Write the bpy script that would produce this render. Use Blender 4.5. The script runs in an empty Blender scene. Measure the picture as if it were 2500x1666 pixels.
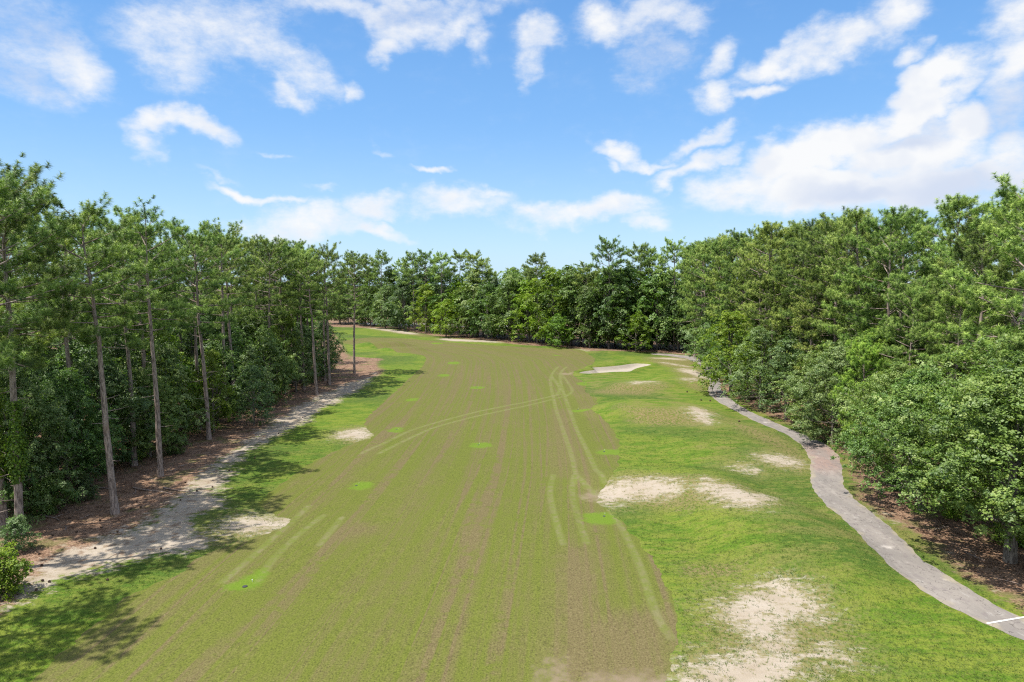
import bpy, math, random
import numpy as np
from mathutils import Vector
R = math.radians
sc = bpy.context.scene
col = sc.collection
rs = np.random.RandomState

# ------------------------------------------------------------------ camera
CAM_H, PITCH, F = 17.5, R(5.2), 1667.0
cd = bpy.data.cameras.new('camera'); cam = bpy.data.objects.new('camera', cd); col.objects.link(cam)
cd.sensor_width = 36; cd.lens = 24; cd.clip_end = 6000
cam.location = (0, 0, CAM_H); cam.rotation_euler = (R(90) - PITCH, 0, 0)
sc.camera = cam

# ------------------------------------------------------------------ helpers: survey, terrain, sdf
def ray(u, v):
    a, b = (u - 1250) / F, (833 - v) / F
    return (a, math.cos(PITCH) + b * math.sin(PITCH), -math.sin(PITCH) + b * math.cos(PITCH))
def flat(u, v, h=0.0):
    d = ray(u, v); t = (h - CAM_H) / d[2]
    return d[0] * t, d[1] * t
def project(x, y, z):
    c, s = math.cos(PITCH), math.sin(PITCH)
    f = y * c - (z - CAM_H) * s; up = y * s + (z - CAM_H) * c
    return 1250 + F * x / f, 833 - F * up / f

def sdf_poly(X, Y, P):
    """signed distance, negative inside"""
    P = np.asarray(P, float); d = np.full(X.shape, 1e9); ins = np.zeros(X.shape, bool)
    n = len(P)
    for i in range(n):
        ax, ay = P[i]; bx, by = P[(i + 1) % n]
        ex, ey = bx - ax, by - ay
        wx, wy = X - ax, Y - ay
        t = np.clip((wx * ex + wy * ey) / (ex * ex + ey * ey + 1e-12), 0, 1)
        d = np.minimum(d, (wx - ex * t) ** 2 + (wy - ey * t) ** 2)
        if abs(by - ay) > 1e-9:
            c = ((ay > Y) != (by > Y)) & (X < ex * (Y - ay) / (by - ay) + ax)
            ins ^= c
    d = np.sqrt(d)
    return np.where(ins, -d, d)
def dist_line(X, Y, P):
    d = np.full(X.shape, 1e9)
    for (ax, ay), (bx, by) in zip(P[:-1], P[1:]):
        ex, ey = bx - ax, by - ay
        wx, wy = X - ax, Y - ay
        t = np.clip((wx * ex + wy * ey) / (ex * ex + ey * ey + 1e-12), 0, 1)
        d = np.minimum(d, (wx - ex * t) ** 2 + (wy - ey * t) ** 2)
    return np.sqrt(d)
def smooth_closed(P, k=2):
    P = np.asarray(P, float)
    for _ in range(k):
        Q = np.roll(P, -1, 0)
        P = np.stack([.75 * P + .25 * Q, .25 * P + .75 * Q], 1).reshape(-1, 2)
    return P
def smooth_open(P, k=2):
    P = np.asarray(P, float)
    for _ in range(k):
        A, B = P[:-1], P[1:]
        Q = np.stack([.75 * A + .25 * B, .25 * A + .75 * B], 1).reshape(-1, 2)
        P = np.vstack([P[:1], Q, P[-1:]])
    return P

BUNKER_PX = [(1409,911),(1429,907),(1449,905),(1453,902),(1440,899),(1476,896),(1518,892),(1548,888),(1598,891),(1572,896),(1548,900),(1533,911),(1506,911),(1452,915),(1429,916)]
BUNKER = smooth_closed([flat(u, v) for u, v in BUNKER_PX], 2)
MOUNDS = [  # x, y, radius x, radius y, height, turn in degrees
    (19, 88, 11, 7.5, 1.35, -12), (20.5, 111, 9, 5, .75, 0), (29, 119, 7, 9, .9, 0), (20, 163, 15, 6, .6, 0),
    (-34, 176, 10, 5, 1.3, 10), (-27, 166, 8, 4, .8, 0), (13.5, 58, 9, 5, .8, 0), (18, 46, 6, 13, 1.0, 8),
    (12, 173, 9, 5, .35, 0), (-6, 190, 14, 6, .3, 12), (15, 100, 7, 4, .3, 0), (22, 68, 7, 9, .6, 0),
]
def height(X, Y):
    X = np.asarray(X, float); Y = np.asarray(Y, float)
    Z = .10 * np.sin(X * .11 + 1) * np.sin(Y * .07) + .06 * np.sin(X * .31 + Y * .17) + .04 * np.sin(Y * .41 - X * .23)
    for cx, cy, rx, ry, h, a in MOUNDS:
        c, s = math.cos(R(a)), math.sin(R(a))
        u = ((X - cx) * c + (Y - cy) * s) / rx; v = (-(X - cx) * s + (Y - cy) * c) / ry
        q = np.clip(1 - (u * u + v * v), 0, 1)
        Z = Z + h * q * q * (3 - 2 * q)
    m = (X > 5) & (X < 36) & (Y > 108) & (Y < 150)
    if m.any():
        sd = sdf_poly(np.where(m, X, 100.), np.where(m, Y, 0.), BUNKER)
        t = np.clip((.3 - sd) / 1.3, 0, 1)
        lip = np.exp(-((sd - .9) / .8) ** 2) * .32
        Z = Z - np.where(m, .75 * t * t * (3 - 2 * t), 0) + np.where(m, lip, 0)
    return Z
def hz(x, y): return float(height(np.array([x]), np.array([y]))[0])
def at(u, v):
    x, y = flat(u, v)
    for _ in range(4):
        x, y = flat(u, v, hz(x, y) if y > 0 else 0)
    return x, y
def atl(P): return [at(u, v) for u, v in P]
def gp(P, k=1): return smooth_closed(atl(P), k)

# ------------------------------------------------------------------ helpers: objects
def tag(o, label=None, cat=None, group=None, kind=None):
    if label: o['label'] = label
    if cat: o['category'] = cat
    if group: o['group'] = group
    if kind: o['kind'] = kind
    return o
def mesh_from(name, V, faces, mat=None, attrs=None, smooth=False):
    """faces: list of (k, int array n x k)"""
    me = bpy.data.meshes.new(name)
    V = np.asarray(V, np.float32)
    me.vertices.add(len(V)); me.vertices.foreach_set('co', V.ravel())
    idx = np.concatenate([f.ravel() for k, f in faces]).astype(np.int32)
    tot = np.concatenate([np.full(len(f), k, np.int32) for k, f in faces])
    st = np.concatenate([[0], np.cumsum(tot)[:-1]]).astype(np.int32)
    me.loops.add(len(idx)); me.loops.foreach_set('vertex_index', idx)
    me.polygons.add(len(tot)); me.polygons.foreach_set('loop_start', st)
    try: me.polygons.foreach_set('loop_total', tot)
    except Exception: pass
    me.update(calc_edges=True)
    if attrs:
        for k, a in attrs.items():
            a = np.asarray(a, np.float32)
            if a.ndim == 2: me.attributes.new(k, 'FLOAT_VECTOR', 'POINT').data.foreach_set('vector', a.ravel())
            else: me.attributes.new(k, 'FLOAT', 'POINT').data.foreach_set('value', a)
    me.polygons.foreach_set('use_smooth', np.full(len(tot), smooth, bool))
    if mat: me.materials.append(mat)
    me.update()
    return me
def link(name, me, parent=None):
    o = bpy.data.objects.new(name, me); col.objects.link(o)
    if parent: o.parent = parent
    return o
def empty(name, loc, rot=(0, 0, 0), s=1):
    o = bpy.data.objects.new(name, None); col.objects.link(o)
    o.location = loc; o.rotation_euler = rot; o.scale = (s, s, s); o.empty_display_size = .5
    return o

# ------------------------------------------------------------------ helpers: node materials
class NT:
    def __init__(s, tree): s.t = tree; s.n = tree.nodes; s.l = tree.links
    def node(s, ty, **kw):
        n = s.n.new(ty)
        for k, v in kw.items(): setattr(n, k, v)
        return n
    def put(s, sock, v):
        if isinstance(v, bpy.types.NodeSocket): s.l.new(v, sock)
        elif v is not None: sock.default_value = v
    def math(s, op, a, b=None, c=None, clamp=False):
        n = s.node('ShaderNodeMath', operation=op, use_clamp=clamp)
        for i, v in enumerate((a, b, c)): s.put(n.inputs[i], v)
        return n.outputs[0]
    def step(s, v, a, b, lo=0., hi=1.):
        n = s.node('ShaderNodeMapRange', interpolation_type='SMOOTHSTEP')
        s.put(n.inputs[0], v); s.put(n.inputs[1], a); s.put(n.inputs[2], b); s.put(n.inputs[3], lo); s.put(n.inputs[4], hi)
        return n.outputs[0]
    def mix(s, f, a, b):
        n = s.node('ShaderNodeMix', data_type='RGBA')
        fi = [i for i in n.inputs if i.name == 'Factor' and i.type == 'VALUE'][0]
        ai = [i for i in n.inputs if i.name == 'A' and i.type == 'RGBA'][0]; bi = [i for i in n.inputs if i.name == 'B' and i.type == 'RGBA'][0]
        s.put(fi, f)
        for so, v in ((ai, a), (bi, b)): s.put(so, (*v, 1) if isinstance(v, tuple) and len(v) == 3 else v)
        return [o for o in n.outputs if o.type == 'RGBA'][0]
    def noise(s, vec, scale, detail=2, rough=.5, dist=0.):
        n = s.node('ShaderNodeTexNoise'); s.put(n.inputs['Vector'], vec)
        n.inputs['Scale'].default_value = scale; n.inputs['Detail'].default_value = detail
        n.inputs['Roughness'].default_value = rough; n.inputs['Distortion'].default_value = dist
        return n.outputs[0]
    def attr(s, name): return s.node('ShaderNodeAttribute', attribute_name=name).outputs['Fac']
    def xyz(s, x, y, z=0.):
        n = s.node('ShaderNodeCombineXYZ')
        for i, v in enumerate((x, y, z)): s.put(n.inputs[i], v)
        return n.outputs[0]
    def vmul(s, v, m):
        n = s.node('ShaderNodeVectorMath', operation='MULTIPLY'); s.put(n.inputs[0], v); n.inputs[1].default_value = m
        return n.outputs[0]
def material(name):
    m = bpy.data.materials.new(name); m.use_nodes = True
    t = NT(m.node_tree); t.n.clear()
    out = t.node('ShaderNodeOutputMaterial'); 
    return m, t, out
def principled(t, out, colr, rough=.9, spec=.2, bump=None, bstr=.3, bdist=.05):
    p = t.node('ShaderNodeBsdfPrincipled'); t.put(p.inputs['Base Color'], (*colr, 1) if isinstance(colr, tuple) and len(colr) == 3 else colr)
    t.put(p.inputs['Roughness'], rough); p.inputs['Specular IOR Level'].default_value = spec
    if bump is not None:
        b = t.node('ShaderNodeBump'); b.inputs['Strength'].default_value = bstr; b.inputs['Distance'].default_value = bdist
        t.put(b.inputs['Height'], bump); t.l.new(b.outputs[0], p.inputs['Normal'])
    t.l.new(p.outputs[0], out.inputs[0]); return p
def pos(t): return t.node('ShaderNodeNewGeometry').outputs['Position']

# ground: rough grass, bare sand, pine straw
def mat_ground():
    m, t, out = material('rough_grass_sand_straw'); P = pos(t)
    A = lambda *v: v[0] if len(v) == 1 else t.math('ADD', v[0], A(*v[1:]))
    K = lambda n, k: t.math('MULTIPLY', t.math('SUBTRACT', n, .5), k)
    big = t.noise(P, .055, 3); med = t.noise(t.vmul(P, (.4, .9, .5)), .8, 5, .65); fine = t.noise(t.vmul(P, (1, .7, 1)), 4.5, 4, .7)
    mot = t.noise(t.vmul(P, (.6, 1.3, 1)), 2.3, 4, .7)
    tex = t.noise(t.vmul(P, (1, .5, 1)), 13., 3, .75)
    g = t.mix(t.step(med, .40, .60), (.058, .104, .008), (.112, .140, .015))
    g = t.mix(t.step(big, .45, .60, 0, .85), g, (.0390, .0702, .0109))
    g = t.mix(t.step(mot, .50, .64, 0, .8), g, (.1053, .1232, .0203))
    g = t.mix(t.step(mot, .46, .34, 0, .65), g, (.0281, .0530, .0078))
    wild = t.noise(P, .05, 2)
    sx0 = t.node('ShaderNodeSeparateXYZ'); t.l.new(P, sx0.inputs[0])
    worn = t.math('MULTIPLY', t.step(A(wild, K(mot, .5)), .42, .60, .2, 1), t.step(sx0.outputs[0], -6, 12, .35, 1))
    g = t.mix(t.math('MULTIPLY', worn, t.step(med, .45, .60, 0, .85)), g, (.1170, .1108, .0328))
    dry = t.step(A(t.attr('dry'), K(med, 6.0), K(mot, 3.)), 1.4, -1.8)
    dryc = t.mix(t.step(fine, .38, .60), (.0718, .0736, .0162), (.1560, .1173, .0562))
    g = t.mix(t.math('MULTIPLY', dry, t.step(fine, .30, .56)), g, dryc)
    g = t.mix(t.step(tex, .62, .36, 0, .7), g, t.mix(.6, g, (.0062, .0175, .0012)))
    g = t.mix(t.step(tex, .56, .70, 0, .4), g, (.0842, .1154, .0187))
    # bare sand
    sandc = t.mix(t.step(med, .35, .7), (.2402, .2059, .1635), (.1966, .1610, .1173))
    sandc = t.mix(t.step(fine, .60, .70), sandc, (.1466, .1217, .0655))
    n2 = t.noise(t.vmul(P, (.55, 1.1, 1)), 1.6, 6, .72)
    sd = A(t.attr('sand'), K(n2, 8.), K(fine, 4.0), K(tex, 2.))
    sm = t.step(sd, 1.25, -1.0)
    halo = t.step(A(t.attr('sand'), K(med, 6.), K(mot, 3.)), 4.2, -.3)
    g = t.mix(t.math('MULTIPLY', halo, t.step(fine, .42, .60, .05, .8)), g, (.1186, .1061, .0406))
    g = t.mix(sm, g, sandc)
    # pine straw on the wood floor
    s1 = t.noise(P, 1.1, 5, .65); s2 = t.noise(P, 9., 3, .7)
    straw = t.mix(t.step(s1, .38, .62), (0.080, 0.045, 0.027), (0.165, 0.105, 0.068))
    straw = t.mix(t.step(s2, .5, .66), straw, (0.231, 0.152, 0.103))
    straw = t.mix(t.step(s2, .46, .36), straw, (0.025, 0.015, 0.010))
    straw = t.mix(t.step(t.noise(P, .35, 4, .6), .53, .64, 0, .6), straw, (0.069, 0.077, 0.022))
    straw = t.mix(t.step(t.noise(t.vmul(P, (1, 1, 1)), .9, 5, .7), .60, .70, 0, .6), straw, (0.237, 0.194, 0.147))
    st = t.step(A(t.attr('straw'), K(s1, 5.), K(fine, 2.)), .7, -.7)
    c = t.mix(st, g, straw)
    trk = t.step(A(t.attr('track'), K(n2, 6.5), K(fine, 3.), K(t.noise(P, .3, 3), 4.5)), .45, -.9)
    c = t.mix(t.math('MULTIPLY', trk, t.step(s2, .30, .44, .55, 1)), c, t.mix(t.step(s1, .50, .66), sandc, (.1342, .0936, .0636)))
    principled(t, out, c, .95, .1, t.math('ADD', fine, tex), .55, .07)
    return m
def mat_fairway():
    m, t, out = material('aerated_fairway_turf'); P = pos(t)
    A = lambda *v: v[0] if len(v) == 1 else t.math('ADD', v[0], A(*v[1:]))
    K = lambda n, k: t.math('MULTIPLY', t.math('SUBTRACT', n, .5), k)
    lat, lon = t.attr('lat'), t.attr('lon')
    lon2 = t.math('MULTIPLY', lon, .014)
    st = t.noise(t.xyz(lat, lon2), 1.0, 4, .65); st2 = t.noise(t.xyz(lat, t.math('MULTIPLY', lon, .04), 7.), .30, 2)
    med = t.noise(P, .30, 4, .6); fine = t.noise(t.vmul(P, (1, .75, 1)), 12.0, 3, .8); fine2 = t.noise(P, 22., 2, .75); blot = t.noise(P, 1.5, 4, .65)
    ridge = t.math('ABSOLUTE', K(t.noise(t.xyz(lat, lon2, 3.), .62, 1), 1.))
    line = t.math('MULTIPLY', t.step(ridge, .034, .008), t.step(A(med, blot), .72, 1.02))
    a = A(K(st, 2.6), K(t.noise(t.xyz(lat, lon2, 9.), 2.4, 2, .6), 1.9), K(st2, 1.6), K(med, 1.1), K(blot, 1.1))
    brn = t.step(A(t.attr('brown'), K(blot, 3.), K(st, 3.)), 1.2, -1.4, 0, .8)
    far = t.step(lon, 55, 140, 0, .22)
    br = t.math('ADD', A(t.step(a, -.55, .85, .04, .72), brn, t.math('MULTIPLY', line, .6)), far, clamp=True)
    c = t.mix(br, (.071, .083, .013), (.087, .071, .031))
    c = t.mix(t.step(fine, .53, .66, 0, .75), c, t.mix(br, (.108, .120, .024), (.134, .110, .055)))
    c = t.mix(t.step(fine, .49, .36, 0, .75), c, t.mix(br, (.026, .032, .008), (.040, .028, .016)))
    c = t.mix(t.step(fine2, .57, .69, 0, .5), c, (.0562, .0874, .0062))
    tn = t.step(A(t.attr('tan'), K(blot, 3.), K(fine, 2.)), .8, -.8, 0, .7)
    c = t.mix(tn, c, (.1529, .1173, .0824))
    tr = t.step(A(t.attr('wheel'), K(blot, .3), K(fine, .2)), .36, .13, 0, .68)
    tr = t.math('MULTIPLY', tr, t.step(med, .30, .50, .55, 1))
    c = t.mix(tr, c, t.mix(t.step(blot, .42, .6), (.0874, .1014, .0234), (.1170, .1108, .0515)))
    gr = t.step(A(t.attr('green'), K(blot, 1.4), K(fine, .9)), .30, -.35, 0, .85)
    c = t.mix(gr, c, t.mix(t.step(fine, .4, .6), (.0624, .1076, .0078), (.0811, .1248, .0125)))
    principled(t, out, c, .95, .08, fine, .55, .05)
    return m
def mat_path():
    m, t, out = material('worn_asphalt_path'); P = pos(t)
    a = t.noise(t.vmul(P, (1, .25, 1)), .7, 4, .6); f = t.noise(P, 18., 3, .7); b = t.noise(P, .5, 3)
    c = t.mix(t.step(a, .38, .66), (0.127, 0.114, 0.101), (0.161, 0.143, 0.125))
    c = t.mix(t.step(b, .60, .74), c, (0.310, 0.279, 0.248))
    c = t.mix(t.step(f, .40, .30, 0, .45), c, (0.087, 0.074, 0.068))
    sx = t.node('ShaderNodeSeparateXYZ'); t.l.new(P, sx.inputs[0])
    y = sx.outputs[1]
    red = t.math('MULTIPLY', t.step(y, 58.5, 63), t.step(y, 73, 68))
    c = t.mix(t.math('MULTIPLY', red, t.step(a, .3, .6, .1, .7)), c, (0.167, 0.108, 0.087))
    e = t.step(t.math('ADD', t.attr('edge'), t.math('MULTIPLY', t.math('SUBTRACT', b, .5), 3.)), -.35, .25, 0, .8)
    st2 = t.noise(t.vmul(P, (1, .5, 1)), 2.6, 5, .7)
    c = t.mix(t.step(st2, .52, .64, 0, .6), c, (0.110, 0.093, 0.089))
    c = t.mix(t.step(st2, .44, .32, 0, .6), c, (0.207, 0.191, 0.173))
    c = t.mix(e, c, (0.176, 0.151, 0.107))
    crk = t.math('ABSOLUTE', t.math('SUBTRACT', t.noise(P, .55, 4, .55), .5))
    c = t.mix(t.step(crk, .006, .001, 0, .7), c, (0.044, 0.037, 0.034))
    principled(t, out, c, .9, .2, t.math('ADD', f, st2), .3, .012)
    return m
def mat_sand(name, c1, c2):
    m, t, out = material(name); P = pos(t)
    a = t.noise(t.vmul(P, (.5, 1.5, 1)), 1.3, 4, .6); f = t.noise(P, 20., 2)
    principled(t, out, t.mix(t.step(a, .35, .7), c1, c2), .95, .1, t.math('ADD', a, f), .3, .04)
    return m
def mat_leaf(name, dark, mid, bright, trans=.32, tcol=(1.15, 1.35, .55), rough=.45, spec=.35):
    m, t, out = material(name)
    tint = t.attr('tint')
    rnd = t.node('ShaderNodeObjectInfo').outputs['Random']
    k = t.math('ADD', tint, t.math('MULTIPLY', t.math('SUBTRACT', rnd, .5), .45))
    c = t.mix(t.step(k, .0, .5), dark, mid); c = t.mix(t.step(k, .45, 1.05), c, bright)
    hsv = t.node('ShaderNodeHueSaturation'); t.put(hsv.inputs['Color'], c)
    r2 = t.math('FRACT', t.math('MULTIPLY', rnd, 7.31))
    t.put(hsv.inputs['Hue'], t.math('ADD', .482, t.math('MULTIPLY', r2, .030)))
    t.put(hsv.inputs['Value'], t.math('ADD', .85, t.math('MULTIPLY', t.math('FRACT', t.math('MULTIPLY', rnd, 13.7)), .35)))
    c = hsv.outputs[0]
    p = t.node('ShaderNodeBsdfPrincipled'); t.l.new(c, p.inputs['Base Color'])
    p.inputs['Roughness'].default_value = rough; p.inputs['Specular IOR Level'].default_value = spec
    tr = t.node('ShaderNodeBsdfTranslucent')
    vt = t.node('ShaderNodeVectorTransform', vector_type='NORMAL', convert_from='OBJECT', convert_to='WORLD')
    t.l.new(t.node('ShaderNodeAttribute', attribute_name='cn').outputs['Vector'], vt.inputs[0])
    va = t.node('ShaderNodeVectorMath', operation='MULTIPLY_ADD'); t.l.new(vt.outputs[0], va.inputs[0]); va.inputs[1].default_value = (.9,) * 3
    t.l.new(t.node('ShaderNodeNewGeometry').outputs['Normal'], va.inputs[2])
    vn = t.node('ShaderNodeVectorMath', operation='NORMALIZE'); t.l.new(va.outputs[0], vn.inputs[0])
    t.l.new(vn.outputs[0], p.inputs['Normal'])
    mm = t.node('ShaderNodeMix', data_type='RGBA', blend_type='MULTIPLY'); 
    fi = [i for i in mm.inputs if i.name == 'Factor' and i.type == 'VALUE'][0]; fi.default_value = 1
    ai = [i for i in mm.inputs if i.name == 'A' and i.type == 'RGBA'][0]; bi = [i for i in mm.inputs if i.name == 'B' and i.type == 'RGBA'][0]
    t.l.new(c, ai); bi.default_value = (*tcol, 1)
    t.l.new([o for o in mm.outputs if o.type == 'RGBA'][0], tr.inputs[0])
    ms = t.node('ShaderNodeMixShader'); ms.inputs[0].default_value = trans
    t.l.new(p.outputs[0], ms.inputs[1]); t.l.new(tr.outputs[0], ms.inputs[2]); t.l.new(ms.outputs[0], out.inputs[0])
    return m
def mat_bark(name, c1, c2, c3):
    m, t, out = material(name)
    P = t.node('ShaderNodeTexCoord').outputs['Object']
    a = t.noise(t.vmul(P, (6, 6, 1.2)), 1.6, 4, .65); b = t.noise(P, .5, 3)
    c = t.mix(t.step(a, .36, .6), c1, c2); c = t.mix(t.step(b, .5, .7, 0, .7), c, c3)
    principled(t, out, c, .95, .1, a, .6, .05)
    return m
def mat_plain(name, c, rough=.6, spec=.3):
    m, t, out = material(name); P = t.node('ShaderNodeTexCoord').outputs['Object']
    f = t.noise(P, 9., 3); principled(t, out, t.mix(t.step(f, .35, .7, 0, .35), c, tuple(.6 * q for q in c)), rough, spec)
    return m

M = dict(
    ground=mat_ground(), fairway=mat_fairway(), path=mat_path(),
    bunker=mat_sand('bunker_sand', (.235, .208, .168), (.21, .183, .145)),
    needle=mat_leaf('pine_needles', (.048, .094, .013), (.122, .200, .026), (.275, .350, .075), .22, rough=.55, spec=.3),
    needle_fresh=mat_leaf('fresh_pine_needles', (.045, .100, .010), (.125, .215, .018), (.235, .320, .040), .25, rough=.55, spec=.3),
    leaf=mat_leaf('broad_leaves', (.030, .068, .012), (.080, .145, .024), (.190, .255, .066), .34, rough=.5, spec=.34),
    leaf_grey=mat_leaf('grey_green_leaves', (.034, .070, .018), (.086, .146, .038), (.195, .255, .090), .34, rough=.5, spec=.36),
    leaf_bright=mat_leaf('bright_leaves', (.055, .112, .008), (.122, .200, .014), (.215, .285, .030), .42, rough=.5, spec=.3),
    bark=mat_bark('pine_bark', (.10, .077, .066), (.26, .21, .18), (.19, .135, .105)),
    bark_dark=mat_bark('oak_bark', (.055, .045, .036), (.17, .15, .125), (.12, .115, .095)),
    white=mat_plain('white_marker_paint', (.8, .8, .76), .5), black=mat_plain('black_plastic', (.03, .03, .03), .5),
    cone=mat_plain('pine_cone_scales', (.06, .04, .03), .9, .1), line=mat_plain('faded_white_paint', (.46, .44, .40), .8, .1),
    road=mat_sand('pale_road_surface', (.36, .34, .32), (.30, .29, .27)),
)

# ------------------------------------------------------------------ ground sheets
def seq(*parts):
    o = []
    for a, b, n in parts: o += list(np.linspace(a, b, n, endpoint=False))
    return o
ys = np.array(seq((-60, 20, 10), (20, 62, 150), (62, 112, 110), (112, 142, 66), (142, 215, 80), (215, 280, 24), (280, 1000, 12)) + [1000, 1600])
xs = np.array([-1600, -900, -500, -300, -200, -150, -110] + seq((-85, -45, 40), (-45, 45, 250), (45, 85, 40)) + [85, 110, 150, 200, 300, 500, 900, 1600])
GX, GY = np.meshgrid(xs, ys); GZ = height(GX, GY)
ny, nx = GX.shape
idx = np.arange(ny * nx).reshape(ny, nx)
q = np.stack([idx[:-1, :-1], idx[:-1, 1:], idx[1:, 1:], idx[1:, :-1]], -1).reshape(-1, 4)
TRI = np.concatenate([q[:, [0, 1, 2]], q[:, [0, 2, 3]]])

FAIR_PX = [(68,1666),(112,1633),(150,1595),(190,1561),(238,1524),(299,1466),(340,1442),(439,1402),(483,1361),(558,1334),(646,1306),(704,1286),(712,1271),(666,1259),(636,1240),(639,1218),(666,1198),(730,1150),(763,1129),(801,1109),(857,1084),(918,1068),(898,1050),(889,1035),(898,1017),(939,979),(985,938),(1010,915),(1035,893),(1041,870),(1022,866),(962,854),(898,844),(840,840),(820,834),(869,828),(901,824),(962,825),(1041,831),(1105,838),(1169,841),(1249,846),(1312,851),(1364,855),(1428,862),(1453,874),(1452,886),(1430,898),(1405,905),(1396,913),(1410,926),(1437,936),(1425,953),(1440,966),(1458,976),(1458,988),(1437,1002),(1464,1018),(1494,1042),(1512,1077),(1512,1122),(1497,1164),(1475,1190),(1455,1211),(1462,1232),(1485,1247),(1524,1279),(1568,1334),(1600,1376),(1623,1418),(1642,1467),(1657,1517),(1657,1567),(1642,1609),(1627,1666),(1600,1900),(-100,1900)]
FAIR = gp(FAIR_PX, 1)
PATH_L = [(2700,1680),(2500,1563),(2407,1525),(2327,1487),(2250,1441),(2170,1380),(2124,1334),(2082,1288),(2017,1234),(1983,1192),(1979,1158),(1980,1126),(1957,1087),(1919,1060),(1845,1030),(1794,1003),(1753,982),(1731,964),(1728,950),(1733,935),(1727,915),(1716,900),(1702,887),(1675,876),(1630,869),(1590,866)]
PATH_R = [(1590,863),(1640,865),(1690,870),(1722,881),(1742,898),(1752,915),(1760,935),(1760,950),(1770,964),(1797,985),(1845,1012),(1910,1040),(1969,1064),(2015,1084),(2049,1114),(2057,1149),(2059,1184),(2086,1219),(2135,1257),(2178,1292),(2212,1326),(2258,1372),(2346,1425),(2422,1475),(2500,1510),(2700,1600)]
PATHP = np.array(atl(PATH_L) + atl(PATH_R))
GREEN_PX = [[(530,1442),(585,1447),(626,1437),(660,1386),(605,1402)], [(851,1197),(899,1197),(918,1179),(868,1175)], [(1145,1094),(1196,1094),(1199,1081),(1151,1081)],
    [(942,1054),(957,1045),(980,1042),(985,1050),(978,1058)], [(1092,890),(1121,890),(1123,883),(1094,884)], [(1068,920),(1096,920),(1098,914),(1072,914)], [(1147,950),(1181,950),(1184,944),(1150,944)],
    [(988,981),(1018,979),(1023,972),(993,974)], [(1455,1111),(1530,1111),(1530,1098),(1457,1098)], [(1394,1008),(1470,1006),(1470,998),(1400,999)], [(1420,1252),(1500,1252),(1510,1282),(1430,1280)], [(1348,869),(1375,869),(1376,865),(1350,865)], [(1405,940),(1460,940),(1460,933),(1412,933)], [(1052,841),(1080,841),(1080,837),(1054,837)]]
WHEELS_PX = [[(1363,896),(1348,911),(1342,929),(1348,959),(1357,1000),(1369,1033),(1384,1078),(1399,1122),(1405,1160),(1429,1184),(1453,1208)],
    [(1384,896),(1369,908),(1366,923),(1375,959),(1390,1000),(1405,1042),(1425,1083),(1443,1122),(1476,1180)],
    [(1369,964),(1345,968),(1254,988),(1105,1020),(1009,1047),(946,1080),(900,1098),(882,1108)], [(1369,970),(1254,998),(1073,1037),(1010,1066),(950,1095),(925,1108)],
    [(1369,911),(1387,935),(1399,953),(1393,962),(1381,968)], [(1345,915),(1358,935),(1368,950),(1360,965)],
    [(1351,1160),(1341,1198),(1347,1235),(1361,1286),(1375,1330)], [(1402,1160),(1395,1201),(1405,1245),(1419,1286),(1432,1327)],
    [(1487,1245),(1517,1286),(1541,1334),(1565,1388),(1585,1449),(1605,1510),(1640,1560)],
    [(789,1259),(734,1300),(663,1368),(629,1422)], [(755,1235),(680,1303),(605,1371),(544,1422)], [(835,1264),(779,1332)],
    [(869,834),(962,829),(1105,842),(1249,851),(1330,857)]]
BROWN_PX = [[(1345,1540),(1470,1500),(1600,1480),(1652,1520),(1650,1590),(1622,1680),(1340,1680)], [(1358,1335),(1450,1335),(1466,1500),(1450,1666),(1345,1666),(1352,1500)], [(1395,1165),(1375,1000),(1345,1000),(1350,1165)], [(1660,1540),(1640,1666),(1500,1666),(1560,1600)], [(950,1290),(800,1330),(860,1270)]]
TAN_PX = [[(1345,1614),(1370,1614),(1366,1680),(1330,1680)], [(1425,1205),(1470,1200),(1470,1222),(1430,1222)], [(1440,1652),(1700,1657),(1700,1680),(1430,1680)], [(1368,911),(1395,911),(1395,915),(1368,915)]]
SAND_PX = [[(1452,1206),(1475,1190),(1520,1178),(1560,1172),(1640,1180),(1662,1200),(1610,1216),(1560,1214),(1520,1222),(1475,1232)], [(1710,1178),(1790,1190),(1850,1210),(1885,1216),(1845,1236),(1800,1232),(1770,1222),(1725,1200)],
    [(1764,1483),(1830,1455),(1868,1433),(1925,1425),(1967,1456),(2002,1494),(2002,1512),(1898,1497),(1918,1540),(1925,1571),(1917,1590),(1963,1620),(1940,1690),(1640,1700),(1669,1640),(1735,1612),(1845,1590),(1868,1571),(1814,1533),(1753,1494)],
    [(1980,1580),(2040,1590),(2055,1612),(2000,1612)], [(1547,936),(1580,933),(1601,940),(1570,944),(1550,942)], [(1668,931),(1690,924),(1705,931),(1690,936)], [(1680,1008),(1720,1018),(1735,1036),(1700,1030)],
    [(1660,899),(1700,905),(1732,922),(1736,930),(1700,920),(1668,908)], [(1585,874),(1640,874),(1680,880),(1640,878)], [(1612,884),(1650,890),(1700,898),(1640,890)],
    [(816,1063),(867,1050),(890,1047),(905,1068),(850,1073)], [(535,1284),(600,1262),(680,1268),(722,1282),(650,1292),(560,1302)], [(1859,1118),(1900,1112),(1950,1128),(1940,1138),(1880,1130)], [(870,796),(950,804),(1030,816),(1000,817),(930,806)], [(1066,828),(1100,826),(1220,834),(1225,838),(1120,834)],
    [(1410,855),(1440,856),(1440,858),(1412,858)], [(1800,1140),(1835,1148),(1815,1152)], [(2160,1250),(2200,1262),(2180,1268)]]
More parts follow.
